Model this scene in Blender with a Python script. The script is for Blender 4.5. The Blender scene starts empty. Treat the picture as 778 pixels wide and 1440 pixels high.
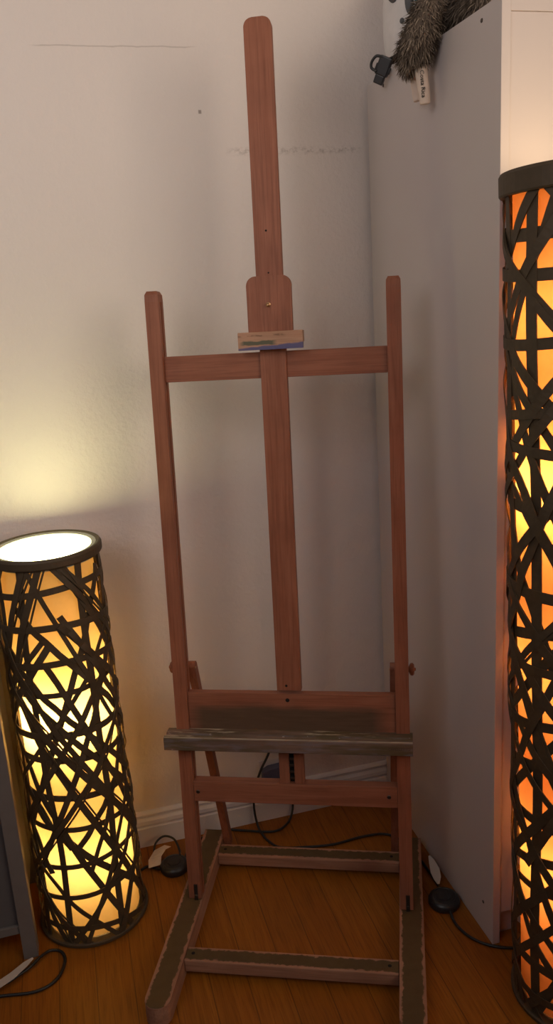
import bpy, bmesh, math, random
from mathutils import Vector, Matrix
PI = math.pi
scene = bpy.context.scene
COL = scene.collection
R_ = math.radians

# ---------------------------------------------------------------- helpers
def new_obj(name, bm, mat=None, parent=None, loc=(0, 0, 0), rot=(0, 0, 0), smooth=False):
    bmesh.ops.recalc_face_normals(bm, faces=bm.faces)
    me = bpy.data.meshes.new(name)
    if smooth:
        for f in bm.faces: f.smooth = True
    bm.to_mesh(me); bm.free()
    if mat:
        for m in (mat if isinstance(mat, (list, tuple)) else [mat]): me.materials.append(m)
    o = bpy.data.objects.new(name, me); COL.objects.link(o)
    o.location = loc; o.rotation_euler = rot
    if parent: o.parent = parent
    return o

def empty(name, loc=(0, 0, 0), rot=(0, 0, 0)):
    o = bpy.data.objects.new(name, None); COL.objects.link(o)
    o.location = loc; o.rotation_euler = rot; o.empty_display_size = .05
    return o

def tag(o, label=None, cat=None, group=None, kind=None):
    if label: o['label'] = label
    if cat: o['category'] = cat
    if group: o['group'] = group
    if kind: o['kind'] = kind
    return o

def auto_smooth(o, deg=35):
    for p in o.data.polygons: p.use_smooth = True
    bm = bmesh.new(); bm.from_mesh(o.data)
    for e in bm.edges:
        e.smooth = not (len(e.link_faces) == 2 and e.calc_face_angle(0) > R_(deg))
    bm.to_mesh(o.data); bm.free()
    return o

def add_box(bm, lo, hi, bevel=0.0, seg=2):
    lo = Vector(lo); hi = Vector(hi); c = (lo + hi) / 2; d = hi - lo
    r = bmesh.ops.create_cube(bm, size=1, matrix=Matrix.Translation(c) @ Matrix.Diagonal((d.x, d.y, d.z, 1)))
    if bevel > 0:
        es = list({e for v in r['verts'] for e in v.link_edges})
        bmesh.ops.bevel(bm, geom=es, offset=bevel, segments=seg, profile=.6, affect='EDGES')

def box(lo, hi, bevel=0.0, seg=2):
    bm = bmesh.new(); add_box(bm, lo, hi, bevel, seg); return bm

def add_prism(bm, poly, axis, a, b, bevel=0.0):
    """poly = 2D points in the plane of the two other axes (cyclic order), extruded from a to b along axis"""
    def P(p, t):
        if axis == 0: return (t, p[0], p[1])
        if axis == 1: return (p[0], t, p[1])
        return (p[0], p[1], t)
    va = [bm.verts.new(P(p, a)) for p in poly]; vb = [bm.verts.new(P(p, b)) for p in poly]
    n = len(poly)
    bm.faces.new(va); bm.faces.new(vb[::-1])
    for i in range(n): bm.faces.new((va[i], vb[i], vb[(i + 1) % n], va[(i + 1) % n]))
    if bevel > 0:
        es = [e for e in bm.edges if (e.verts[0] in va and e.verts[1] in va) or (e.verts[0] in vb and e.verts[1] in vb)]
        bmesh.ops.bevel(bm, geom=es, offset=bevel, segments=2, profile=.6, affect='EDGES')

def prism(poly, axis, a, b, bevel=0.0):
    bm = bmesh.new(); add_prism(bm, poly, axis, a, b, bevel); return bm

def rounded(x0, x1, y0, y1, rs, n=6):
    """rounded rectangle, rs = radii for corners (x0y0, x1y0, x1y1, x0y1)"""
    pts = []
    for (cx, cy, r, a0) in ((x0 + rs[0], y0 + rs[0], rs[0], PI), (x1 - rs[1], y0 + rs[1], rs[1], 1.5 * PI),
                            (x1 - rs[2], y1 - rs[2], rs[2], 0), (x0 + rs[3], y1 - rs[3], rs[3], .5 * PI)):
        if r <= 1e-6: pts.append((cx, cy)); continue
        for i in range(n + 1):
            a = a0 + .5 * PI * i / n; pts.append((cx + r * math.cos(a), cy + r * math.sin(a)))
    return pts

def add_lathe(bm, prof, n=32, mat4=None, closed=False):
    rings = []
    for (r, z) in prof:
        if r < 1e-6:
            rings.append([bm.verts.new((0, 0, z))])
        else:
            rings.append([bm.verts.new((r * math.cos(2 * PI * i / n), r * math.sin(2 * PI * i / n), z)) for i in range(n)])
    m = len(rings)
    for j in range(m if closed else m - 1):
        A, B = rings[j], rings[(j + 1) % m]
        for i in range(n):
            k = (i + 1) % n
            if len(A) == 1 and len(B) == 1: continue
            if len(A) == 1: bm.faces.new((A[0], B[i], B[k]))
            elif len(B) == 1: bm.faces.new((A[i], A[k], B[0]))
            else: bm.faces.new((A[i], A[k], B[k], B[i]))
    if mat4 is not None:
        bmesh.ops.transform(bm, matrix=mat4, verts=[v for R in rings for v in R])

def lathe(prof, n=32, mat4=None, closed=False):
    bm = bmesh.new(); add_lathe(bm, prof, n, mat4, closed); return bm

def spline(pts, sub=8):
    P = [Vector(p) for p in pts]; out = []
    for i in range(len(P) - 1):
        p0 = P[max(i - 1, 0)]; p1 = P[i]; p2 = P[i + 1]; p3 = P[min(i + 2, len(P) - 1)]
        for k in range(sub):
            t = k / sub
            out.append(.5 * ((2 * p1) + (p2 - p0) * t + (2 * p0 - 5 * p1 + 4 * p2 - p3) * t * t + (3 * p1 - p0 - 3 * p2 + p3) * t ** 3))
    out.append(P[-1]); return out

def add_tube(bm, pts, rad, n=10, caps=True):
    """rad number or list"""
    m = len(pts); rings = []
    pts = [Vector(p) for p in pts]
    t = (pts[1] - pts[0]).normalized()
    a = t.orthogonal().normalized()
    for i, p in enumerate(pts):
        tt = (pts[min(i + 1, m - 1)] - pts[max(i - 1, 0)]).normalized()
        a = (a - tt * a.dot(tt)).normalized(); b = tt.cross(a)
        r = rad[i] if isinstance(rad, (list, tuple)) else rad
        rings.append([bm.verts.new(p + (a * math.cos(2 * PI * k / n) + b * math.sin(2 * PI * k / n)) * r) for k in range(n)])
    for i in range(m - 1):
        for k in range(n):
            l = (k + 1) % n; bm.faces.new((rings[i][k], rings[i][l], rings[i + 1][l], rings[i + 1][k]))
    if caps: bm.faces.new(rings[0][::-1]); bm.faces.new(rings[-1])

def tube(pts, rad, n=10):
    bm = bmesh.new(); add_tube(bm, pts, rad, n); return bm

def frame(origin, z, x=None):
    """matrix whose local z points along z"""
    z = Vector(z).normalized()
    x = Vector(x) if x else z.orthogonal()
    x = (x - z * x.dot(z)).normalized(); y = z.cross(x)
    M = Matrix((x, y, z)).transposed().to_4x4(); M.translation = Vector(origin); return M

# ---------------------------------------------------------------- materials
class NT:
    def __init__(s, name):
        s.m = bpy.data.materials.new(name); s.m.use_nodes = True
        s.t = s.m.node_tree; s.n = s.t.nodes; s.l = s.t.links
        s.bsdf = s.n['Principled BSDF']; s.out = s.n['Material Output']
    def node(s, typ, **kw):
        d = s.n.new(typ)
        for k, v in kw.items():
            if k == 'inp':
                for a, b in v.items():
                    if isinstance(b, bpy.types.NodeSocket): s.l.new(b, d.inputs[a])
                    else: d.inputs[a].default_value = b
            else: setattr(d, k, v)
        return d
    def coord(s, scale=(1, 1, 1), rot=(0, 0, 0), loc=(0, 0, 0), kind='Object'):
        tc = s.node('ShaderNodeTexCoord'); mp = s.node('ShaderNodeMapping', inp={'Scale': scale, 'Rotation': rot, 'Location': loc})
        s.l.new(tc.outputs[kind], mp.inputs['Vector']); return mp.outputs[0]
    def noise(s, vec, scale, detail=4, rough=.55, dist=0):
        return s.node('ShaderNodeTexNoise', inp={'Vector': vec, 'Scale': scale, 'Detail': detail, 'Roughness': rough, 'Distortion': dist}).outputs['Fac']
    def ramp(s, fac, stops):
        r = s.node('ShaderNodeValToRGB'); cr = r.color_ramp
        while len(cr.elements) < len(stops): cr.elements.new(.5)
        for e, (p, c) in zip(cr.elements, stops):
            e.position = p; e.color = (c, c, c, 1) if isinstance(c, (int, float)) else (*c, 1)
        s.l.new(fac, r.inputs[0]); return r.outputs[0]
    def mix(s, fac, a, b, blend='MIX'):
        d = s.node('ShaderNodeMix', data_type='RGBA', blend_type=blend)
        for k, v in ((0, fac), (6, a), (7, b)):
            if isinstance(v, bpy.types.NodeSocket): s.l.new(v, d.inputs[k])
            elif k == 0: d.inputs[0].default_value = v
            else: d.inputs[k].default_value = (*v, 1)
        return d.outputs[2]
    def math(s, op, a, b=0.0, c=0.0):
        d = s.node('ShaderNodeMath', operation=op)
        for i, v in enumerate((a, b, c)):
            if isinstance(v, bpy.types.NodeSocket): s.l.new(v, d.inputs[i])
            else: d.inputs[i].default_value = v
        return d.outputs[0]
    def sep(s, vec):
        d = s.node('ShaderNodeSeparateXYZ'); s.l.new(vec, d.inputs[0]); return d.outputs
    def step(s, v, lo, hi):
        d = s.node('ShaderNodeMapRange', inp={'Value': v, 'From Min': lo, 'From Max': hi}); return d.outputs[0]
    def bump(s, h, strength=.2, dist=.002):
        d = s.node('ShaderNodeBump', inp={'Height': h, 'Strength': strength, 'Distance': dist})
        s.l.new(d.outputs[0], s.bsdf.inputs['Normal'])
    def color(s, c):
        if isinstance(c, bpy.types.NodeSocket): s.l.new(c, s.bsdf.inputs['Base Color'])
        else: s.bsdf.inputs['Base Color'].default_value = (*c, 1)
    def set(s, **kw):
        for k, v in kw.items():
            s.bsdf.inputs[k.replace('_', ' ')].default_value = v

def plain(name, c, rough=.5, metal=0, var=.12, scale=40, bump=.05):
    t = NT(name); v = t.coord()
    n = t.noise(v, scale)
    t.color(t.mix(n, tuple(x * (1 - var) for x in c), tuple(min(1, x * (1 + var)) for x in c)))
    t.set(Roughness=rough, Metallic=metal)
    if bump: t.bump(n, bump, .001)
    return t.m

def wood_nodes(t, c0, c1, axis=2, rough=.5):
    sc = [26, 26, 26]; sc[axis] = 1.6
    v = t.coord(tuple(sc))
    n1 = t.noise(v, 2.2, 6, .6, .6)
    sc2 = [160, 160, 160]; sc2[axis] = 5
    n2 = t.noise(t.coord(tuple(sc2)), 1.5, 3)
    c = t.mix(t.ramp(n1, [(.3, 0), (.7, 1)]), c0, c1)
    c = t.mix(t.ramp(n2, [(.35, .35), (.5, 0)]), c, tuple(x * .55 for x in c0))
    blot = t.noise(t.coord(), 9, 4)
    c = t.mix(t.ramp(blot, [(.4, 0), (.75, .4)]), c, tuple(x * .6 for x in c0))
    t.set(Roughness=rough, Specular_IOR_Level=.22); t.bump(n2, .12, .0008)
    return c

WC0, WC1 = (.25, .090, .050), (.34, .134, .080)
def wood(name, axis=2, c0=WC0, c1=WC1, rough=.48):
    t = NT(name); t.color(wood_nodes(t, c0, c1, axis, rough)); return t.m

M_wood_z = wood('beech_along_height', 2)
M_wood_x = wood('beech_along_width', 0)
M_wood_y = wood('beech_along_depth', 1)

def worn_paint(name, axis, half, cross):
    """wood with a brown-olive painted top, worn off at the edges"""
    t = NT(name)
    w = wood_nodes(t, (.30, .15, .095), (.44, .24, .16), axis, .6)
    co = t.coord(); x = t.sep(co)
    g = t.node('ShaderNodeNewGeometry'); nz = t.sep(g.outputs['Normal'])[2]
    edge = t.math('ADD', t.math('ABSOLUTE', x[cross]), t.math('MULTIPLY', t.math('SUBTRACT', t.noise(co, 60, 5), .5), .02))
    m = t.math('MULTIPLY', t.step(nz, .75, .85), t.step(edge, half + .001, half - .002))
    n = t.noise(co, 35, 5)
    paint = t.mix(n, (.075, .047, .020), (.12, .078, .038))
    t.color(t.mix(m, w, paint)); return t.m
M_foot = worn_paint('worn_painted_foot', 1, .0225, 0)
M_bar = worn_paint('worn_painted_bar', 0, .0155, 1)

# stained lower panel
t = NT('stained_panel_wood'); w = wood_nodes(t, WC0, WC1, 0)
co = t.coord(); X = t.sep(co)
nb = t.noise(t.coord((5, 5, 40)), 1.6, 4)
h = t.math('ADD', X[2], t.math('MULTIPLY', t.math('SUBTRACT', nb, .5), .03))
m = t.math('MULTIPLY', t.step(h, .523, .502), t.step(t.math('ABSOLUTE', t.math('ADD', X[0], .01)), .245, .20))
t.color(t.mix(t.math('MULTIPLY', m, .85), w, t.mix(t.noise(t.coord((6, 1, 60)), 2, 4), (.045, .033, .022), (.12, .085, .055))))
M_panel = t.m

# paint-stained tray
t = NT('paint_stained_tray_wood'); w = wood_nodes(t, (.13, .085, .065), (.22, .14, .105), 0, .6)
co = t.coord((4, 22, 22)); X = t.sep(t.coord())
d = t.mix(t.ramp(t.noise(co, 1.7, 5), [(.42, 0), (.6, .8)]), w, (.085, .065, .03))
g = t.node('ShaderNodeNewGeometry'); ny = t.sep(t.node('ShaderNodeTexCoord').outputs['Normal'])
front = t.step(ny[1], -.6, -.8)
d = t.mix(t.math('MULTIPLY', front, t.ramp(t.noise(t.coord((7, 9, 40)), 2.1, 5), [(.50, 0), (.62, .45)])), d, (.17, .155, .19))
smear = t.ramp(t.noise(t.coord((5, 60, 60)), 2.4, 5, .6), [(.55, 0), (.62, .75)])
smear = t.math('MULTIPLY', smear, t.math('MULTIPLY', t.step(ny[1], -.8, -.5), t.step(t.noise(t.coord((2.2, 1, 1)), 2.6, 2), .46, .56)))
d = t.mix(smear, d, (.52, .45, .33))
blot = t.math('MULTIPLY', front, t.ramp(t.noise(t.coord((26, 26, 30)), 1.2, 4), [(.66, 0), (.70, .7)]))
d = t.mix(blot, d, (.50, .44, .45))
ridge = t.math('MULTIPLY', t.step(X[2], .4538, .4548), t.step(t.math('ABSOLUTE', t.math('ADD', X[1], .0435)), .004, .002))
ridge = t.math('MULTIPLY', ridge, t.ramp(t.noise(t.coord((9, 60, 60)), 1.6, 4), [(.35, .25), (.6, .9)]))
d = t.mix(ridge, d, (.42, .36, .27))
t.color(d); M_tray = t.m

# paint-stained canvas holder (upper lip)
t = NT('paint_stained_holder_wood'); w = wood_nodes(t, (.40, .22, .14), (.52, .32, .21), 0, .55)
co = t.coord(); X = t.sep(co)
zz = t.math('ADD', X[2], t.math('MULTIPLY', t.math('SUBTRACT', t.noise(t.coord((30, 30, 60)), 1.5, 4), .5), .008))
slope = t.math('ADD', zz, t.math('MULTIPLY', X[0], -.06))
c = t.mix(t.math('MULTIPLY', t.step(slope, 1.347, 1.344), .9), w, (.075, .085, .21))
gx = t.math('MULTIPLY', t.step(t.math('ABSOLUTE', t.math('ADD', X[0], .026)), .042, .03), t.step(t.math('ABSOLUTE', t.math('SUBTRACT', zz, 1.3515)), .0048, .0032))
c = t.mix(t.math('MULTIPLY', gx, .9), c, (.075, .095, .065))
dk = t.math('MULTIPLY', t.step(t.math('ABSOLUTE', t.math('SUBTRACT', zz, 1.3665)), .002, .001), t.step(t.noise(t.coord((40, 1, 1)), 1, 2), .45, .55))
c = t.mix(t.math('MULTIPLY', dk, .6), c, (.12, .06, .035))
t.color(c); M_lip = t.m

# wall: rolled white paint, light stipple, scuffs
t = NT('rolled_wall_paint'); co = t.coord(); X = t.sep(co)
n = t.noise(co, 95, 3, .6); n2 = t.noise(co, 34, 4)
base = t.mix(t.noise(co, 1.5, 3), (.72, .66, .635), (.78, .72, .69))
def band(coord, c0, hw, soft):
    return t.step(t.math('ABSOLUTE', t.math('SUBTRACT', coord, c0)), hw + soft, hw)
zw = t.math('ADD', X[2], t.math('MULTIPLY', t.math('SUBTRACT', t.noise(t.coord((4, 4, 4)), 3, 3), .5), .012))
scuff = t.math('MULTIPLY', t.math('MULTIPLY', band(zw, 1.833, .002, .009), band(X[0], .635, .15, .03)), t.ramp(t.noise(t.coord((60, 60, 90)), 1.2, 5, .7), [(.45, 0), (.68, .6)]))
crack = t.math('MULTIPLY', t.math('MULTIPLY', band(zw, 2.058, .0006, .0015), band(X[0], .22, .16, .03)), .35)
nick = t.math('MULTIPLY', t.math('MULTIPLY', band(X[2], 1.921, .003, .002), band(X[0], .403, .0025, .002)), .8)
dots = t.ramp(t.node('ShaderNodeTexVoronoi', inp={'Vector': t.coord((1, 0, 1)), 'Scale': 4.5}).outputs['Distance'], [(.006, .5), (.011, 0)])
msk = t.math('MAXIMUM', t.math('MAXIMUM', scuff, crack), t.math('MAXIMUM', nick, dots))
t.color(t.mix(msk, base, (.24, .19, .17))); t.set(Roughness=.55)
t.bump(t.math('ADD', n, t.math('MULTIPLY', n2, 1.6)), .34, .005)
M_wall = t.m
M_ceil = plain('white_ceiling_paint', (.70, .67, .66), .8)

t = NT('white_trim_paint'); co = t.coord()
t.color(t.mix(t.noise(co, 8, 4), (.66, .63, .64), (.74, .71, .72))); t.set(Roughness=.35); M_trim = t.m
t = NT('white_laminate'); co = t.coord()
t.color(t.mix(t.noise(co, 3, 3), (.54, .485, .475), (.58, .52, .51))); t.set(Roughness=.5); t.bump(t.noise(co, 300, 2), .05, .0005); M_cab = t.m

# floor: strips of oak running to the wall
t = NT('oak_strip_floor'); co = t.coord()
br = t.node('ShaderNodeTexBrick', offset=.37, inp={'Vector': t.coord((1, 1, 1), (0, 0, PI / 2)), 'Color1': (0, 0, 0, 1), 'Color2': (1, 1, 1, 1), 'Mortar': (.5, .5, .5, 1), 'Scale': 1.0,
      'Mortar Size': .0012, 'Mortar Smooth': .3, 'Brick Width': 3.3, 'Row Height': .083})
gr = t.noise(t.coord((38, 2.2, 1)), 2.0, 6, .62, .8); fine = t.noise(t.coord((240, 9, 1)), 1.2, 3)
c = t.mix(t.ramp(gr, [(.3, 0), (.72, 1)]), (.24, .078, .006), (.35, .125, .012))
c = t.mix(t.math('MULTIPLY', br.outputs['Color'], .45), c, (.20, .058, .004))
c = t.mix(t.ramp(fine, [(.36, .4), (.5, 0)]), c, (.12, .034, .003))
c = t.mix(t.math('MULTIPLY', br.outputs['Fac'], .65), c, (.06, .022, .007))
t.color(c); t.set(Roughness=.42, Specular_IOR_Level=.3); t.bump(t.math('MULTIPLY', br.outputs['Fac'], -1), .3, .001); M_floor = t.m

# lamps
t = NT('dark_woven_fibre'); co = t.coord()
t.color(t.mix(t.noise(co, 90, 4), (.045, .030, .015), (.085, .057, .030))); t.set(Roughness=.6); t.bump(t.noise(co, 220, 3), .3, .001); M_fibre = t.m
def liner_mat(name, c):
    t = NT(name); co = t.coord()
    n = t.noise(co, 70, 4)
    cc = t.mix(n, tuple(x * .9 for x in c), c)
    d = t.node('ShaderNodeBsdfDiffuse'); tr = t.node('ShaderNodeBsdfTranslucent'); t.l.new(cc, d.inputs[0]); t.l.new(cc, tr.inputs[0])
    mx = t.node('ShaderNodeMixShader', inp={0: .5}); t.l.new(d.outputs[0], mx.inputs[1]); t.l.new(tr.outputs[0], mx.inputs[2])
    t.l.new(mx.outputs[0], t.out.inputs[0]); t.n.remove(t.bsdf); return t.m
M_liner_y = liner_mat('cream_paper_liner', (.88, .62, .27))
M_liner_o = liner_mat('amber_paper_liner', (.86, .40, .13))
def glow(name, c, s):
    t = NT(name); t.color((.8, .8, .8)); t.bsdf.inputs['Emission Color'].default_value = (*c, 1); t.set(Emission_Strength=s); return t.m
M_black = plain('black_rubber', (.012, .012, .013), .45)
M_blackp = plain('black_plastic', (.022, .021, .023), .35)
M_metal = plain('dark_steel', (.10, .085, .075), .4, .9)
M_brass = plain('old_brass', (.62, .40, .22), .35, .9)
M_hole = plain('dark_hole', (.008, .005, .004), .9)
M_paper = plain('white_paper_tag', (.62, .55, .50), .7)
M_grey = plain('grey_table_paint', (.15, .135, .13), .5)
M_greyd = plain('dark_grey_table_panel', (.10, .095, .10), .6)
M_blue = plain('slate_blue_plastic', (.085, .095, .17), .5)
M_white = plain('white_shell_plastic', (.72, .70, .70), .35)
M_gdark = plain('dark_grey_padding', (.10, .105, .115), .7)
M_teal = plain('teal_lining', (.05, .16, .18), .7)
M_claw = plain('cream_felt', (.74, .60, .50), .9)
M_thread = plain('black_thread', (.012, .010, .010), .8)
M_frame = plain('white_lamp_rim', (.45, .46, .38), .5)

def fur_mat():
    t = NT('grey_brown_fur'); v = t.node('ShaderNodeAttribute', attribute_name='tone').outputs['Fac']
    t.color(t.ramp(v, [(0, (.045, .032, .025)), (.45, (.20, .155, .118)), (.8, (.42, .345, .27)), (1, (.62, .54, .44))])); t.set(Roughness=.9); return t.m
M_fur = fur_mat()

# ---------------------------------------------------------------- setting
XC, D, DC, HC = .8179, 2.0705, .6507, 1.9712
o = new_obj('floor', box((-2.2, -1.2, -.06), (2.6, D + .12, 0)), M_floor); tag(o, kind='structure')
o = new_obj('wall_back', box((-2.2, D, 0), (2.6, D + .12, 2.75)), M_wall); tag(o, kind='structure')
o = new_obj('ceiling', box((-2.2, -1.2, 2.75), (2.6, D + .12, 2.85)), M_ceil); tag(o, kind='structure')
prof = [(D, 0), (D - .016, 0), (D - .016, .058), (D - .013, .061), (D - .013, .064), (D - .0165, .070), (D - .015, .080), (D - .010, .088), (D - .009, .092), (D - .0115, .095), (D - .0115, .099), (D - .007, .104), (D - .004, .106), (D, .106)]
o = new_obj('baseboard_back', prism(prof, 0, -2.2, 2.6), M_trim); tag(o, kind='structure')

# ---------------------------------------------------------------- wardrobe
YF = D - DC; YB = D - .018; XW = XC + .80
wd = empty('wardrobe', (XC, YF, 0))
tag(wd, 'tall white laminate wardrobe standing against the back wall behind the easel', 'wardrobe')
def wpart(name, bm, m, par=wd): return new_obj(name, bm, m, par, Vector((-XC, -YF, 0)) if par is wd else (0, 0, 0))
for (a, b) in ((XC, XC + .0185), (XW - .0185, XW)):
    sp = wpart('side_panel', box((a, YF, 0), (b, YB, HC), .0012), M_cab)
    if a == XC:
        for (y, z) in ((1.489, 1.950), (1.4642, .0835), (1.95, 1.95)):
            new_obj('screw_cap', lathe([(0, .0012), (.0035, .0012), (.004, 0), (.004, -.001)], 12, frame((XC, y, z), (-1, 0, 0))), M_metal, sp)
wpart('top_panel', box((XC + .0185, YF + .001, HC - .025), (XW - .0185, YB, HC), .001), M_cab)
wpart('bottom_panel', box((XC + .0185, YF + .02, .075), (XW - .0185, YB, .093)), M_cab)
wpart('plinth', box((XC + .0185, YF + .03, 0), (XW - .0185, YF + .045, .074)), M_cab)
wpart('back_panel', box((XC + .0185, YB - .006, .094), (XW - .0185, YB - .001, HC - .026)), M_cab)
for k in range(2):
    x0 = XC + .0187 + k * .3815; x1 = x0 + .381
    bm = box((x0, YF + .004, .080), (x1, YF + .019, HC - .0252), .0008)
    dr = wpart('door', bm, M_cab)
    hx = x1 - .035 if k == 0 else x0 + .035
    hb = bmesh.new(); add_tube(hb, spline([(hx, YF + .006, 1.00), (hx, YF - .018, 1.01), (hx, YF - .018, 1.12), (hx, YF + .006, 1.13)], 6), .005)
    new_obj('handle', hb, M_metal, dr, smooth=True)

# ---------------------------------------------------------------- easel
EX, EY, EYAW, LEAN, Y0 = .3531, 1.4985, -.4105, .0812, .148
es = empty('easel', (EX, EY, 0), (0, 0, EYAW))
tag(es, 'reddish wooden studio easel with paint-stained tray standing before the wall', 'easel')
BASE = (0, Y0, .05); LR = (-LEAN, 0, 0)
def lean(name, bm, m, par=es, smooth=False):      # mesh coords: x across, y depth, z along the upright
    if par is es: return new_obj(name, bm, m, es, BASE, LR, smooth)
    return new_obj(name, bm, m, par, smooth=smooth)
def flat(name, bm, m, loc=(0, 0, 0), par=es, smooth=False): return new_obj(name, bm, m, par, loc, smooth=smooth)
def disc(x, y, z, r, h=.0006, ax=(0, -1, 0), n=14):
    return lathe([(0, h), (r * .8, h), (r, h * .5), (r, -.001)], n, frame((x, y, z), ax))

for s in (-1, 1):
    # foot: stadium front, rear end with rounded top
    cx = s * .2715
    pts = [(-.0285, .30), (-.0285, -.275)]
    for i in range(1, 12):
        a = PI + PI * i / 12; pts.append((.0285 * math.cos(a), -.275 + .026 * math.sin(a)))
    pts += [(.0285, -.275), (.0285, .30)]
    ft = flat('foot', prism(pts, 2, -.025, .025, .0025), M_foot, (cx, .125, .025))
    # upright with a groove along its inner side
    a, b = (s * .2765, s * .2455)
    g = s * .2515
    up = [(a, 0), (a, .036), (b, .036), (b, .023), (g, .023), (g, .015), (b, .015), (b, 0)]
    bm = bmesh.new(); add_prism(bm, up, 2, .004, 1.452)
    top = [(a, 0), (a, .036), (b, .036), (b, 0)]
    m_ = (a + b) / 2
    A = [bm.verts.new((x, y, 1.4521)) for x, y in top]
    B = [bm.verts.new((m_ + (x - m_) * .97, .018 + (y - .018) * .95, 1.467)) for x, y in top]
    Cc = [bm.verts.new((m_ + (x - m_) * .72, .018 + (y - .018) * .72, 1.4745)) for x, y in top]
    for P_, Q_ in ((A, B), (B, Cc)):
        for i in range(4): bm.faces.new((P_[i], Q_[i], Q_[(i + 1) % 4], P_[(i + 1) % 4]))
    bm.faces.new(Cc); bm.faces.new(A[::-1])
    u = lean('upright', bm, M_wood_z)
    # slotted hinge at the bottom of the upright
    lean('hinge', box((m_ - .0045 + .003, -.0016, -.0005), (m_ + .0045 + .003, .012, .043), .001), M_metal, u)
    lean('hinge_bolt', disc(m_ + .003, -.0016, .012, .004, .002), M_metal, u)
    # rear strut
    sx_t, sx_b = s * .2430, s * .2300
    P0 = Vector((sx_t, Y0 + .6 * math.sin(LEAN) + .052, .650)); P1 = Vector((sx_b, .405, .024))
    M = frame(P1, P0 - P1, (1, 0, 0)); ln = (P0 - P1).length
    pr = rounded(-.0115, .0115, 0, ln, (.002, .002, .0113, .0113), 6)
    bm = bmesh.new(); add_prism(bm, pr, 0, -.0095, .0095, .0015)
    for v in bm.verts: v.co = Vector((v.co.x, v.co.y, v.co.z))
    bm.transform(M); st = flat('rear_strut', bm, M_wood_z)
    # knob on its bolt
    kz = .637; ky = Y0 + .6 * math.sin(LEAN) + .050
    kb = flat('bolt', tube([(s * .232, ky, kz), (s * (.292 if s > 0 else .298), ky, kz)], .003), M_brass)
    kn = lathe([(0, -.004), (.0072, -.004), (.0085, 0), (.0065, .006), (.006, .008), (.011, .0105), (.0145, .013), (.0145, .018), (.011, .021), (.004, .0215), (.0035, .0245), (0, .025)], 24, frame((s * (.2685 if s > 0 else .2745), ky, kz), (s, 0, 0)))
    auto_smooth(flat('knob', kn, M_wood_y))
# base crossbars
for (y0_, y1_, xx) in ((-.040, .002, .2425), (.322, .368, .2425)):
    b_ = flat('base_bar', box((-xx, -(y1_ - y0_) / 2, -.0155), (xx, (y1_ - y0_) / 2, .0155), .003), M_bar, (0, (y0_ + y1_) / 2, .0315))
    for x in (-.226, .222):
        flat('screw_hole', disc(x, .002, .0155, .0042, .0005, (0, 0, 1)), M_hole, par=b_)
# upper crossbar
lean('upper_crossbar', box((-.2452, .012, 1.2765), (.2452, .030, 1.333), .0012), M_wood_x)
# mast
mp = rounded(-.0285, .0285, .555, 1.996, (0, 0, .017, .017), 8)
ms = lean('mast', prism([(x, z) for x, z in mp], 1, .0055, .0265, .0012), M_wood_z)
for (x, z, r) in ((-.002, 1.583, .0022), (-.001, 1.497, .0018), (-.006, .567, .003)):
    lean('screw_hole', disc(x, .0055, z, r, .0005), M_hole, ms)
# sliding block and lip
bp = rounded(-.0480, .0480, 1.3745, 1.4895, (0, 0, .019, .019), 8)
bl = lean('sliding_block', prism(bp, 1, -.012, .0050, .0014), M_wood_z)
lean('brass_screw', lathe([(0, .011), (.002, .0105), (.0032, .008), (.0032, .006), (.0022, .005), (.0022, .001), (.0050, .0008), (.0055, 0), (.0055, -.001)], 16, frame((-.002, -.012, 1.430), (0, -1, -.1))), M_brass, bl, True)
lp = [(-.024, 1.337), (-.0245, 1.372), (-.022, 1.3745), (.0050, 1.3745), (.0050, 1.352), (-.014, 1.350), (-.016, 1.337)]
lean('canvas_holder', prism(lp, 0, -.0695, .0700, .001), M_lip)
# lower panel, tray, ratchet rack
pn = lean('lower_panel', box((-.2452, .0065, .452), (.2452, .0275, .5465), .0012), M_panel)
lean('screw_hole', disc(-.005, .0065, .531, .0048, .0006), M_hole, pn)
tp = [(.0055, .4235), (-.0445, .4235), (-.0452, .4245), (-.0452, .4525), (-.0425, .4555), (-.036, .4558), (-.033, .4500), (-.030, .4482), (-.022, .4480), (-.019, .4500), (-.0175, .4548), (-.009, .4556), (.0055, .4565)]
tr = lean('tray', prism(tp, 0, -.2970, .2828, .0008), M_tray)
rk = lean('ratchet_rack', box((-.0325, .0045, .321), (-.0085, .0255, .4515), .001), M_wood_z)
bm = bmesh.new(); add_box(bm, (.0035, .0045, .321), (.0265, .0255, .4515), .001); lean('rack_rail', bm, M_wood_z, rk)
bm = box((-.0085, .0155, .321), (.0035, .0250, .4515)); lean('rack_backing', bm, M_hole, rk)
for i in range(7):
    lean('rack_rung', box((-.0085, .0065, .330 + i * .0165), (.0035, .0150, .3365 + i * .0165), .001), M_metal, rk)
lb = lean('lower_crossbar', box((-.2452, .0005, .2685), (.2452, .0285, .3207), .0015), M_wood_x)
for (x, z) in ((-.2345, .294), (.2255, .296)):
    lean('screw', disc(x, .0005, z, .0048, .0015), M_metal, lb)
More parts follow.
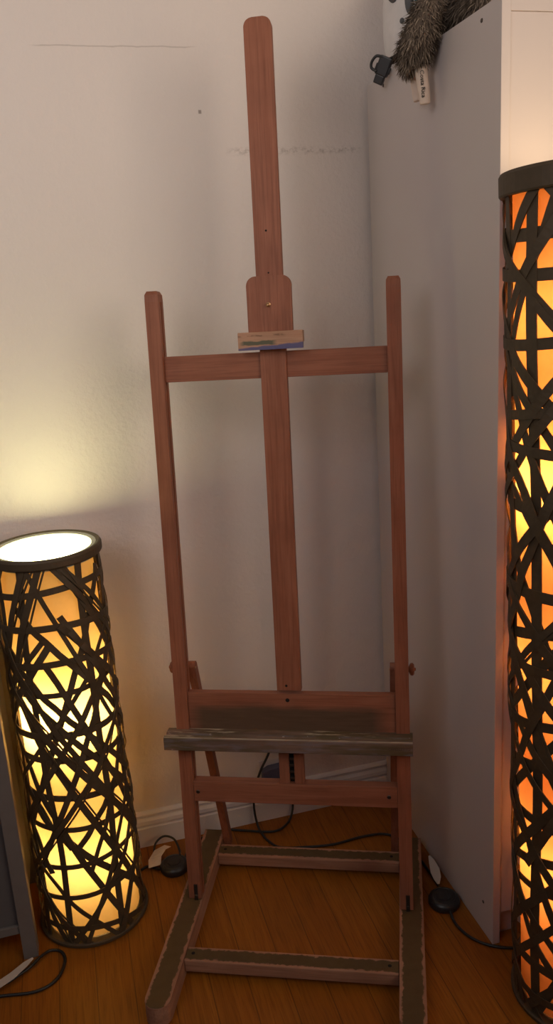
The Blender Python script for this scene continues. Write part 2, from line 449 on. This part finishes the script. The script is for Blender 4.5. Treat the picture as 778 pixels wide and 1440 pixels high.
# worn maker's stamp pressed into the tray front
def text_mesh(name, body, size, mat, par, M, extr=.0002):
    cu = bpy.data.curves.new(name, 'FONT'); cu.body = body; cu.size = size; cu.extrude = extr
    cu.align_x = 'CENTER'; cu.align_y = 'CENTER'
    tmp = bpy.data.objects.new(name + '_curve', cu); COL.objects.link(tmp)
    dg = bpy.context.evaluated_depsgraph_get(); dg.update()
    me = bpy.data.meshes.new_from_object(tmp.evaluated_get(dg))
    bpy.data.objects.remove(tmp); bpy.data.curves.remove(cu)
    me.transform(M); me.name = name; me.materials.clear(); me.materials.append(mat)
    o = bpy.data.objects.new(name, me); COL.objects.link(o); o.parent = par; return o
M_stamp = plain('burnt_stamp', (.06, .035, .03), .7)
text_mesh('maker_stamp', 'CAPELLETTO', .0085, M_stamp, tr, frame((.252, -.0453, .4395), (0, -1, 0), (1, 0, 0)))

# ---------------------------------------------------------------- woven lamps
def woven(R0, R1, H, seed, nv, nd, nh, wid, z0=.006):
    rnd = random.Random(seed); bm = bmesh.new()
    rad = lambda z: R0 + (R1 - R0) * z / H
    def ribbon(f, n, w, dr):
        rows = []
        for i in range(n + 1):
            tt = i / n; th, z = f(tt); th2, z2 = f(tt + 1e-3); r = rad(z)
            d = Vector(((th2 - th) * r, z2 - z)); d.normalize(); c = Vector((-d.y, d.x)) * w / 2
            row = []
            wob = dr + .0022 * math.sin(tt * n * .45 + seed + w * 900)
            for (sg, q) in ((1, 0), (-1, 0), (-1, -.0022), (1, -.0022)):
                zz = min(max(z + c.y * sg, z0 - .002), H - .002); a = th + c.x * sg / r
                rr = rad(zz) + wob + q
                row.append(bm.verts.new((rr * math.cos(a), rr * math.sin(a), zz)))
            rows.append(row)
        for i in range(n):
            for k in range(4):
                l = (k + 1) % 4; bm.faces.new((rows[i][k], rows[i][l], rows[i + 1][l], rows[i + 1][k]))
        bm.faces.new(rows[0][::-1]); bm.faces.new(rows[-1])
    for k in range(nv):
        a0 = 2 * PI * (k + rnd.uniform(-.18, .18)) / nv; ph = rnd.uniform(0, 6); am = rnd.uniform(.02, .06); sl = rnd.uniform(-.1, .1)
        ribbon(lambda s, a0=a0, ph=ph, am=am, sl=sl: (a0 + sl * s + am * math.sin(s * 7 + ph), z0 + s * (H - z0)), 40, wid * rnd.uniform(1.0, 1.35), -.001)
    for k in range(nd):
        sg = -1 if k % 2 else 1
        al = R_((25 if k % 4 < 2 else 40) + rnd.uniform(-4.5, 4.5)); tot = H * math.tan(al) / R0 * sg
        a0 = 2 * PI * ((k // 4) + .3 * (k % 4) + rnd.uniform(-.25, .25)) / (nd // 4); ph = rnd.uniform(0, 6); w = wid * rnd.choice([.75, .9, 1.0, 1.05, 1.15])
        n = int(30 + abs(tot) * 14)
        if rnd.random() < .35:                       # shorter strand that starts or ends part way
            s0 = rnd.uniform(0, .35); s1 = rnd.uniform(.65, 1)
        else: s0, s1 = 0, 1
        ribbon(lambda s, a0=a0, ph=ph, tot=tot, s0=s0, s1=s1: (a0 + tot * (s0 + s * (s1 - s0)) + .018 * math.sin(s * 9 + ph), z0 + (s0 + s * (s1 - s0)) * (H - z0)), n, w, rnd.choice([-.002, 0, .0015, .003]))
        if rnd.random() < .12:
            ribbon(lambda s, a0=a0, ph=ph, tot=tot: (a0 + .11 + tot * s + .018 * math.sin(s * 9 + ph), z0 + s * (H - z0)), n, wid * .3, .002)
    for k in range(nh):
        zc = z0 + (k + .5 + rnd.uniform(-.3, .3)) * (H - z0) / nh; am = rnd.uniform(.006, .026); ph = rnd.uniform(0, 6)
        ribbon(lambda s, zc=zc, am=am, ph=ph: (2 * PI * s * 1.03, min(max(zc + am * math.sin(2 * PI * s + ph) + .25 * am * math.sin(4 * PI * s), z0 + .008), H - .01)), 56, wid * rnd.uniform(.8, 1.2), rnd.choice([-.003, .001, .002]))
    return bm

def lamp(loc, rot, R0, R1, H, seed, nv, nd, nh, wid, liner, bulbs, label, disc_mat, disc_drop, ring_h):
    root = empty('woven_floor_lamp', loc, rot); tag(root, label, 'lamp', 'woven cylinder floor lamps')
    sh = new_obj('woven_shade', woven(R0 - .004, R1 - .004, H - .012, seed, nv, nd, nh, wid), M_fibre, root)
    def ring(r, z0, z1, ri, ro): return [(r - ri, z0), (r - ri, z1), (r - .002, z1 + .002), (r + ro - .003, z1 + .001), (r + ro, z1 - .004), (r + ro, z0 + .003), (r + ro - .002, z0)]
    br = new_obj('base_ring', lathe([(0, .004), (R0 - .02, .004), (R0 - .02, .0), (R0 - .002, 0), (R0 + .003, .003), (R0 + .003, .010), (R0 - .001, .012), (R0 - .018, .012), (R0 - .018, .008), (0, .008)], 64), M_fibre, root)
    tr_ = new_obj('top_ring', lathe(ring(R1, H - ring_h, H - .003, .008, .004), 64, closed=True), M_fibre, root)
    new_obj('inner_rim', lathe([(R1 - .0085, H - .030), (R1 - .0085, H - .004), (R1 - .0185, H - .006), (R1 - .0185, H - .030)], 64, closed=True), M_frame, root)
    li = new_obj('paper_liner', lathe([(R0 - .019, .014), (R1 - .019, H - .030)], 64), liner, root, smooth=True)
    new_obj('top_diffuser', lathe([(0, H - disc_drop + .001), (R1 - .020, H - disc_drop + .001), (R1 - .020, H - disc_drop - .001), (0, H - disc_drop - .001)], 48), disc_mat, root)
    new_obj('added_glow_blocker', lathe([(0, H - disc_drop - .003), (R1 - .0195, H - disc_drop - .003), (R1 - .0195, H - disc_drop - .006), (0, H - disc_drop - .006)], 48), M_frame, root)  # unseen disc added to keep the diffuser's glow out of the liner below
    st = new_obj('stem', tube([(0, 0, .011), (0, 0, bulbs[0][0] - .06)], .006), M_metal, root)
    for (z, m, r, off) in bulbs:
        sk = new_obj('socket', lathe([(0, z - .075), (.014, z - .075), (.016, z - .045), (.016, z - .038), (0, z - .037)], 20, Matrix.Translation((off[0], off[1], 0))), M_blackp, root)
        new_obj('bulb', lathe([(0, z - .036), (.012, z - .034), (.014, z - .022)] + [(r * math.cos(a), z + r * math.sin(a)) for a in [R_(-40 + 13 * i) for i in range(10)]] + [(0, z + r)], 20, Matrix.Translation((off[0], off[1], 0))), m, root, smooth=True)
    return root

K = 1.0
warm = (1.0, .78, .38); amber = (1.0, .66, .30)
bL = glow('warm_bulb', warm, 165); bLs = glow('warm_bulb_dim', warm, 82)
bR = glow('amber_bulb', amber, 140); bRs = glow('amber_bulb_dim', amber, 72)
dL = glow('lit_top_diffuser', (1.0, .93, .44), 11); dR = glow('lit_amber_diffuser', (1.0, .68, .34), 3.4)
lamp((-.0732, 1.8529, 0), (0, 0, .4), .1327, .1225, .9832, 5, 8, 38, 11, .0140, M_liner_y,
     [(.58, bL, .030, (-.03, -.02)), (.22, bLs, .024, (0, 0))], 'shorter woven dark fibre floor lamp glowing yellow, left of the easel', dL, .010, .024)
azR = math.atan2(.924, 1.252)
LA = 1.35 * PI / 180
rotR = (Matrix.Rotation(-LA, 3, Vector((math.sin(azR), math.cos(azR), 0)))).to_euler()
lamp((.924, 1.252, 0), rotR, .1327, .136, 1.675, 23, 9, 28, 16, .0180, M_liner_o,
     [(1.14, bR, .030, (-.02, 0)), (.36, bRs, .030, (0, 0)), (.78, bRs, .024, (0, 0)), (1.45, bRs, .022, (0, 0))], 'taller woven dark fibre floor lamp glowing orange before the wardrobe', dR, .006, .040)

# ---------------------------------------------------------------- cords
def footswitch(par, x, y, r=.039):
    fs = new_obj('foot_switch', lathe([(0, 0), (r * .94, 0), (r, .004), (r, .012), (r * .93, .0185), (r * .72, .0225), (r * .70, .0215), (r * .45, .0225), (r * .43, .0245), (r * .2, .026), (0, .0262)], 40, Matrix.Translation((x, y, .0005))), M_blackp, par)
    auto_smooth(fs, 50); return fs
def tagmesh(pts, up, th=.0006):
    """paper tag: bent strip through pts with side vector up"""
    bm = bmesh.new(); rows = []
    for p, s in zip(pts, up):
        p = Vector(p); s = Vector(s) / 2; k = Vector((0, 0, th))
        rows.append([bm.verts.new(p - s), bm.verts.new(p + s), bm.verts.new(p + s + k), bm.verts.new(p - s + k)])
    for a, b in zip(rows[:-1], rows[1:]):
        for i in range(4): bm.faces.new((a[i], a[(i + 1) % 4], b[(i + 1) % 4], b[i]))
    bm.faces.new(rows[0][::-1]); bm.faces.new(rows[-1]); return bm

c1 = empty('lamp_cord', (.145, 1.935, 0)); tag(c1, 'black lamp cord with round foot switch and paper tag, left behind the easel', 'cord')
off = Vector((-.145, -1.935, 0))
zf = .0040
L1 = [(.056, 1.955, zf), (.075, 1.965, zf), (.092, 1.952, zf), (.105, 1.938, .008), (.118, 1.935, .010)]
L2 = [(.172, 1.945, .010), (.192, 1.99, zf), (.225, 2.025, zf), (.262, 2.042, zf), (.31, 2.046, zf), (.36, 2.026, zf), (.44, 1.992, zf), (.488, 2.012, .006), (.512, 2.036, .03), (.517, 2.046, .08), (.518, 2.052, .117), (.515, 2.058, .20), (.500, 2.062, .26)]
for p in (L1, L2):
    new_obj('cord', tube([Vector(q) + off for q in spline(p)], .0034), M_black, c1, smooth=True)
footswitch(c1, 0, 0)
new_obj('paper_tag', tagmesh([(-.052, .012, .012), (-.048, .035, .020), (-.030, .058, .026), (-.008, .062, .030)], [(.034, .004, 0), (.036, .000, .004), (.030, -.014, .006), (.016, -.018, .004)]), M_paper, c1)
new_obj('cord_loop', tube([Vector(q) for q in spline([(-.050, .055, .010), (-.040, .078, .034), (-.014, .086, .046), (.012, .072, .040), (.022, .045, .022), (.020, .02, .0225)])], .003), M_black, c1, smooth=True)

c2 = empty('lamp_cord', (.772, 1.577, 0)); tag(c2, 'black lamp cord with round foot switch, lying between easel foot and wardrobe', 'cord')
off = Vector((-.772, -1.577, 0))
L1 = [(.470, 2.064, .25), (.455, 2.055, .215), (.425, 2.045, .17), (.405, 2.040, .12), (.397, 2.034, .07), (.400, 2.018, .02), (.407, 1.99, zf), (.415, 1.957, zf), (.440, 1.918, zf), (.507, 1.895, zf), (.586, 1.880, zf), (.673, 1.884, zf), (.740, 1.870, zf), (.775, 1.81, zf), (.784, 1.73, zf), (.784, 1.66, .006), (.779, 1.612, .010)]
L2 = [(.770, 1.542, .010), (.766, 1.515, zf), (.768, 1.482, zf), (.783, 1.445, zf), (.812, 1.414, zf), (.850, 1.394, zf), (.885, 1.388, zf)]
for p in (L1, L2):
    new_obj('cord', tube([Vector(q) + off for q in spline(p)], .0034), M_black, c2, smooth=True)
footswitch(c2, 0, 0)
new_obj('paper_tag', tagmesh([(.010, .052, .014), (.016, .070, .016), (.020, .092, .022), (.024, .122, .028), (.026, .140, .030)], [(.006, -.002, 0), (.018, -.004, .006), (.024, -.002, .008), (.014, 0, .006), (.004, 0, .002)]), M_paper, c2)

c3 = empty('extension_cord', (-.22, 1.68, 0)); tag(c3, 'black power cord looping on the floor beside the grey table leg', 'cord')
off = Vector((.22, -1.68, 0))
L = [(-.50, 1.66, zf), (-.40, 1.648, zf), (-.297, 1.638, zf), (-.219, 1.625, zf), (-.172, 1.645, zf), (-.152, 1.692, zf), (-.160, 1.728, zf), (-.184, 1.738, .006), (-.206, 1.722, .010), (-.229, 1.698, .010), (-.258, 1.682, .008), (-.30, 1.668, .006), (-.38, 1.70, zf), (-.48, 1.76, zf)]
new_obj('cord', tube([Vector(q) + off for q in spline(L)], .0036), M_black, c3, smooth=True)
new_obj('paper_tag', tagmesh([(-.004, .036, .016), (-.020, .018, .020), (-.050, -.006, .018), (-.085, -.022, .014), (-.11, -.03, .012)], [(.003, -.005, 0), (.010, -.020, .005), (.010, -.027, .006), (.008, -.027, .005), (.006, -.024, .003)]), M_paper, c3)

# small adapter on the wall above the baseboard
ad = empty('power_adapter', (.462, D, .145)); tag(ad, 'small slate blue power adapter plugged in low on the back wall', 'adapter')
ap = [(-.030, -.022), (.028, -.022), (.028, .030), (-.010, .028), (-.030, .018)]
new_obj('housing', prism(ap, 1, -.030, -.004, .002), M_blue, ad)
new_obj('wall_plate', box((-.035, -.004, -.038), (.035, 0, .045), .0015), M_trim, ad)

# ---------------------------------------------------------------- grey side table at the left edge
tb = empty('side_table', (-.45, 1.92, 0)); tag(tb, 'grey painted side table at the left edge beside the shorter lamp', 'table')
TX0, TX1, TY0, TY1, TH = -.68, -.2125, 1.735, 2.045, .80
off = Vector((.45, -1.92, 0))
def tpart(n, lo, hi, m, bv=.0015): return new_obj(n, box(Vector(lo) + off, Vector(hi) + off, bv), m, tb)
for x in (TX0, TX1 - .034):
    for y in (TY0, TY1 - .038): tpart('leg', (x, y, 0), (x + .034, y + .038, TH - .02), M_grey)
tpart('tabletop', (TX0 - .012, TY0 - .012, TH - .0198), (TX1 + .0005, TY1 + .005, TH), M_grey, .003)
tpart('front_panel', (TX0 + .034, TY0 + .014, .078), (TX1 - .034, TY0 + .024, TH - .021), M_greyd)
tpart('bottom_rail', (TX0 + .034, TY0 + .006, .070), (TX1 - .034, TY0 + .0138, .092), M_grey)
tpart('side_panel', (TX1 - .024, TY0 + .038, .078), (TX1 - .014, TY1 - .038, TH - .021), M_greyd)

# ---------------------------------------------------------------- things on the wardrobe
def add_fur(bm, faces_src, n, length, rnd, down=Vector((0, 0, -1)), flow=.6):
    """short curved blades rooted on the given triangles"""
    lay = bm.verts.layers.float.get('tone') or bm.verts.layers.float.new('tone')
    areas = []; tot = 0
    for tri in faces_src:
        a = (tri[1] - tri[0]).cross(tri[2] - tri[0]).length / 2; tot += a; areas.append(tot)
    import bisect
    for _ in range(n):
        tri = faces_src[min(bisect.bisect(areas, rnd.random() * tot), len(faces_src) - 1)]
        u, v = rnd.random(), rnd.random()
        if u + v > 1: u, v = 1 - u, 1 - v
        p = tri[0] + (tri[1] - tri[0]) * u + (tri[2] - tri[0]) * v
        nn = (tri[1] - tri[0]).cross(tri[2] - tri[0]).normalized()
        L = length * rnd.uniform(.6, 1.25)
        clump = .5 + .5 * math.sin(p.x * 210 + 1.7 * math.sin(p.z * 150)) * math.sin(p.y * 190 + p.z * 120)
        d = (nn * (1 - flow * .6) + down * flow + Vector((rnd.gauss(0, .25), rnd.gauss(0, .25), rnd.gauss(0, .2)))).normalized()
        d2 = (d + down * .35 + Vector((rnd.gauss(0, .15), rnd.gauss(0, .15), 0))).normalized()
        sd = d.cross(nn)
        if sd.length < 1e-4: sd = d.orthogonal()
        sd = sd.normalized() * .0011
        q = p + d * L * .55; e = q + d2 * L * .45
        vs = [bm.verts.new(x) for x in (p - sd, p + sd, q + sd * .7, q - sd * .7, e)]
        tone = max(0, min(1, .25 + .5 * clump + rnd.gauss(0, .16)))
        for w, k in zip(vs, (.5, .5, .8, .8, 1.15)): w[lay] = min(1, tone * k)
        bm.faces.new((vs[0], vs[1], vs[2], vs[3])); bm.faces.new((vs[3], vs[2], vs[4]))

def furry(name, path, rads, n, length, seed, parent, off, flow=.6, down=Vector((0, 0, -1))):
    rnd = random.Random(seed)
    pts = spline(path, 5); m = len(pts)
    rr = []
    for i in range(m):
        tt = i / (m - 1) * (len(rads) - 1); k = min(int(tt), len(rads) - 2); f = tt - k; rr.append(rads[k] * (1 - f) + rads[k + 1] * f)
    b0 = bmesh.new(); lay = b0.verts.layers.float.new('tone'); add_tube(b0, [p - off for p in pts], rr, 16)
    for v in b0.verts: v[lay] = .22
    bmesh.ops.recalc_face_normals(b0, faces=b0.faces)
    tris = []
    for f in b0.faces:
        vs = [v.co.copy() for v in f.verts]
        for i in range(1, len(vs) - 1): tris.append((vs[0], vs[i], vs[i + 1]))
    add_fur(b0, tris, n, length, rnd, down, flow)
    me = bpy.data.meshes.new(name); b0.to_mesh(me); b0.free(); me.materials.append(M_fur)
    o = bpy.data.objects.new(name, me); COL.objects.link(o); o.parent = parent; return o

SO = Vector((.93, 1.68, HC))
sl = empty('plush_toy', SO); tag(sl, 'grey brown furry plush toy with cream claws hanging over the wardrobe top', 'plush toy')
furry('body', [(.97, 1.85, HC + .105), (.97, 1.80, HC + .105), (.97, 1.70, HC + .105), (.97, 1.60, HC + .105), (.97, 1.56, HC + .105)], [.02, .075, .088, .070, .02], 5000, .020, 1, sl, SO)
arm = furry('hanging_arm', [(.945, 1.735, HC + .110), (.865, 1.705, HC + .090), (.808, 1.672, HC + .052), (.776, 1.668, HC - .006), (.774, 1.688, HC - .028), (.777, 1.684, HC - .046), (.780, 1.682, HC - .053)], [.030, .032, .033, .034, .033, .028, .02], 5600, .0150, 2, sl, SO)
arm2 = furry('resting_arm', [(.90, 1.80, HC + .075), (.872, 1.72, HC + .044), (.868, 1.64, HC + .040), (.872, 1.56, HC + .036), (.874, 1.545, HC + .035)], [.030, .036, .036, .032, .018], 4200, .019, 3, sl, SO)
def claw(par, path, r0, r1):
    pts = spline(path, 6); n = len(pts)
    rs = [(r0 + (r1 - r0) * i / (n - 1)) for i in range(n)]; rs[0] *= .8; rs[-1] *= .45; 
    return new_obj('claw', tube([p - SO for p in pts], rs, 12), M_claw, par, smooth=True)
claw(arm, [(.784, 1.704, HC - .044), (.787, 1.705, HC - .080), (.789, 1.704, HC - .099), (.790, 1.703, HC - .108)], .0105, .0085)
cb = claw(arm, [(.784, 1.676, HC - .048), (.786, 1.669, HC - .085), (.788, 1.666, HC - .110), (.789, 1.666, HC - .122)], .0135, .0105)
claw(arm2, [(.872, 1.555, HC + .020), (.868, 1.528, HC + .018), (.862, 1.508, HC + .012)], .012, .008)
tw = text_mesh('embroidery', 'Costa Rica', .0115, M_thread, cb, frame(Vector((.7790, 1.6560, HC - .086)) - SO, (-.60, -.80, -.02), (.04, -.06, -1)), .0006)

hm = empty('helmet', (.945, 1.945, HC)); tag(hm, 'white shell helmet with dark grey vents behind the plush toy on the wardrobe', 'helmet')
bm = bmesh.new(); bmesh.ops.create_uvsphere(bm, u_segments=40, v_segments=24, radius=1)
for v in bm.verts:
    x, y, z = v.co
    sg = lambda a, p: math.copysign(abs(a) ** p, a)
    v.co = Vector((sg(x, .7) * .112, sg(y, .7) * .098, .118 + sg(z, .55) * .116))
new_obj('shell', bm, M_white, hm, smooth=True)
def pad(name, c, r, m):
    b = bmesh.new(); bmesh.ops.create_uvsphere(b, u_segments=20, v_segments=12, radius=1)
    b.transform(Matrix.Translation(c) @ Matrix.Diagonal((*r, 1))); return new_obj(name, b, m, hm, smooth=True)
HO = Vector((.945, 1.945, HC))
def at(x, y, z): return Vector((x, y, z)) - HO
pad('vent', at(.852, 1.874, 2.106), (.010, .011, .030), M_gdark)
pad('vent', at(.866, 1.853, 2.110), (.012, .011, .024), M_teal)
pad('cap', at(.838, 1.917, 2.130), (.018, .022, .019), M_gdark)
pad('rivet', at(.8405, 1.889, 2.067), (.005, .006, .006), M_gdark)

bk = empty('strap_buckle', (.815, 1.93, HC)); tag(bk, 'black plastic buckle on a strap hanging over the wardrobe top edge', 'buckle')
BO = Vector((.815, 1.93, HC))
def strip(pts, w, th):
    b = bmesh.new(); rows = []
    for i, p in enumerate(pts):
        tt = (pts[min(i + 1, len(pts) - 1)] - pts[max(i - 1, 0)]).normalized()
        sd = tt.cross(Vector((.55, 0, .83))).normalized(); nn = sd.cross(tt).normalized()
        rows.append([b.verts.new(p + sd * w / 2 * a + nn * th / 2 * c) for a, c in ((-1, -1), (1, -1), (1, 1), (-1, 1))])
    for A, B in zip(rows[:-1], rows[1:]):
        for i in range(4): b.faces.new((A[i], A[(i + 1) % 4], B[(i + 1) % 4], B[i]))
    b.faces.new(rows[0][::-1]); b.faces.new(rows[-1]); return b
new_obj('strap', strip([p - BO for p in spline([(.875, 1.82, HC + .018), (.855, 1.85, HC + .020), (.832, 1.878, HC + .020), (.812, 1.898, HC + .016)], 6)], .020, .003), M_blackp, bk)
zb = Vector((-.22, .40, -.78)).normalized(); yb = Vector((-.45, -.80, .20)); yb = (yb - zb * yb.dot(zb)).normalized()
Mb = frame(Vector((.799, 1.905, HC + .002)) - BO, zb, yb.cross(zb))
bm = bmesh.new(); add_box(bm, (-.0150, -.007, -.026), (.0150, .007, .014), .003); add_box(bm, (-.0115, -.006, .012), (.0115, .006, .032), .003); add_box(bm, (-.018, -.005, -.008), (.018, .005, .006), .002)
bm.transform(Mb); new_obj('buckle_body', bm, M_blackp, bk)
S_ = -1
bm = bmesh.new(); add_tube(bm, spline([(S_ * .008, .004, -.022), (S_ * .022, .007, -.020), (S_ * .028, .008, -.006), (S_ * .024, .008, .006), (S_ * .010, .007, .008)], 6), .0032)
bm.transform(Mb); new_obj('strap_loop', bm, M_blackp, bk, smooth=True)

# ---------------------------------------------------------------- added area lights, world, camera
def area(name, loc, target, size, power, col):
    li = bpy.data.lights.new(name, 'AREA'); li.shape = 'SQUARE'; li.size = size; li.energy = power; li.color = col
    o = bpy.data.objects.new(name, li); COL.objects.link(o); o.location = loc
    o.rotation_euler = (Vector(target) - Vector(loc)).to_track_quat('-Z', 'Y').to_euler(); return o
L_ = area('added_fill_left', (-1.0, .15, 2.40), (.1, 2.07, 2.25), 1.3, 10, (1.0, .92, .88)); L_.data.spread = R_(130)  # added out-of-frame fill, no real fixture: lifts left wall and wardrobe side
L_ = area('added_key_right', (1.45, -.45, 2.15), (.05, 2.07, 1.95), 1.6, 13, (1.0, .80, .62)); L_.data.spread = R_(110)  # added out-of-frame main light: warms the wall, wardrobe shades its right end
w = bpy.data.worlds.new('room_ambient'); w.use_nodes = True; scene.world = w
bg = w.node_tree.nodes['Background']; bg.inputs[0].default_value = (.55, .42, .55, 1); bg.inputs[1].default_value = .05

cam = bpy.data.cameras.new('camera'); co_ = bpy.data.objects.new('camera', cam); COL.objects.link(co_)
r = Vector((.96310, -.26240, -.06020)); u = Vector((.12430, .23470, .96410)); f = Vector((.23890, .93600, -.25860))
f.normalize(); r = (r - f * r.dot(f)).normalized(); u = r.cross(f)
Mc = Matrix((r, u, -f)).transposed().to_4x4(); Mc.translation = Vector((0, 0, 1.5)); co_.matrix_world = Mc
cam.sensor_fit = 'VERTICAL'; cam.sensor_height = 36; cam.sensor_width = 36 * 778 / 1440; cam.lens = 1150.3 / 1440 * 36
cam.clip_start = .02
scene.camera = co_
vs = scene.view_settings; vs.view_transform = 'Standard'; vs.look = 'None'; vs.gamma = 1; vs.use_curve_mapping = False; vs.exposure = 0
scene.cycles.use_denoising = True
scene.cycles.max_bounces = 10; scene.cycles.diffuse_bounces = 6; scene.cycles.sample_clamp_indirect = 6
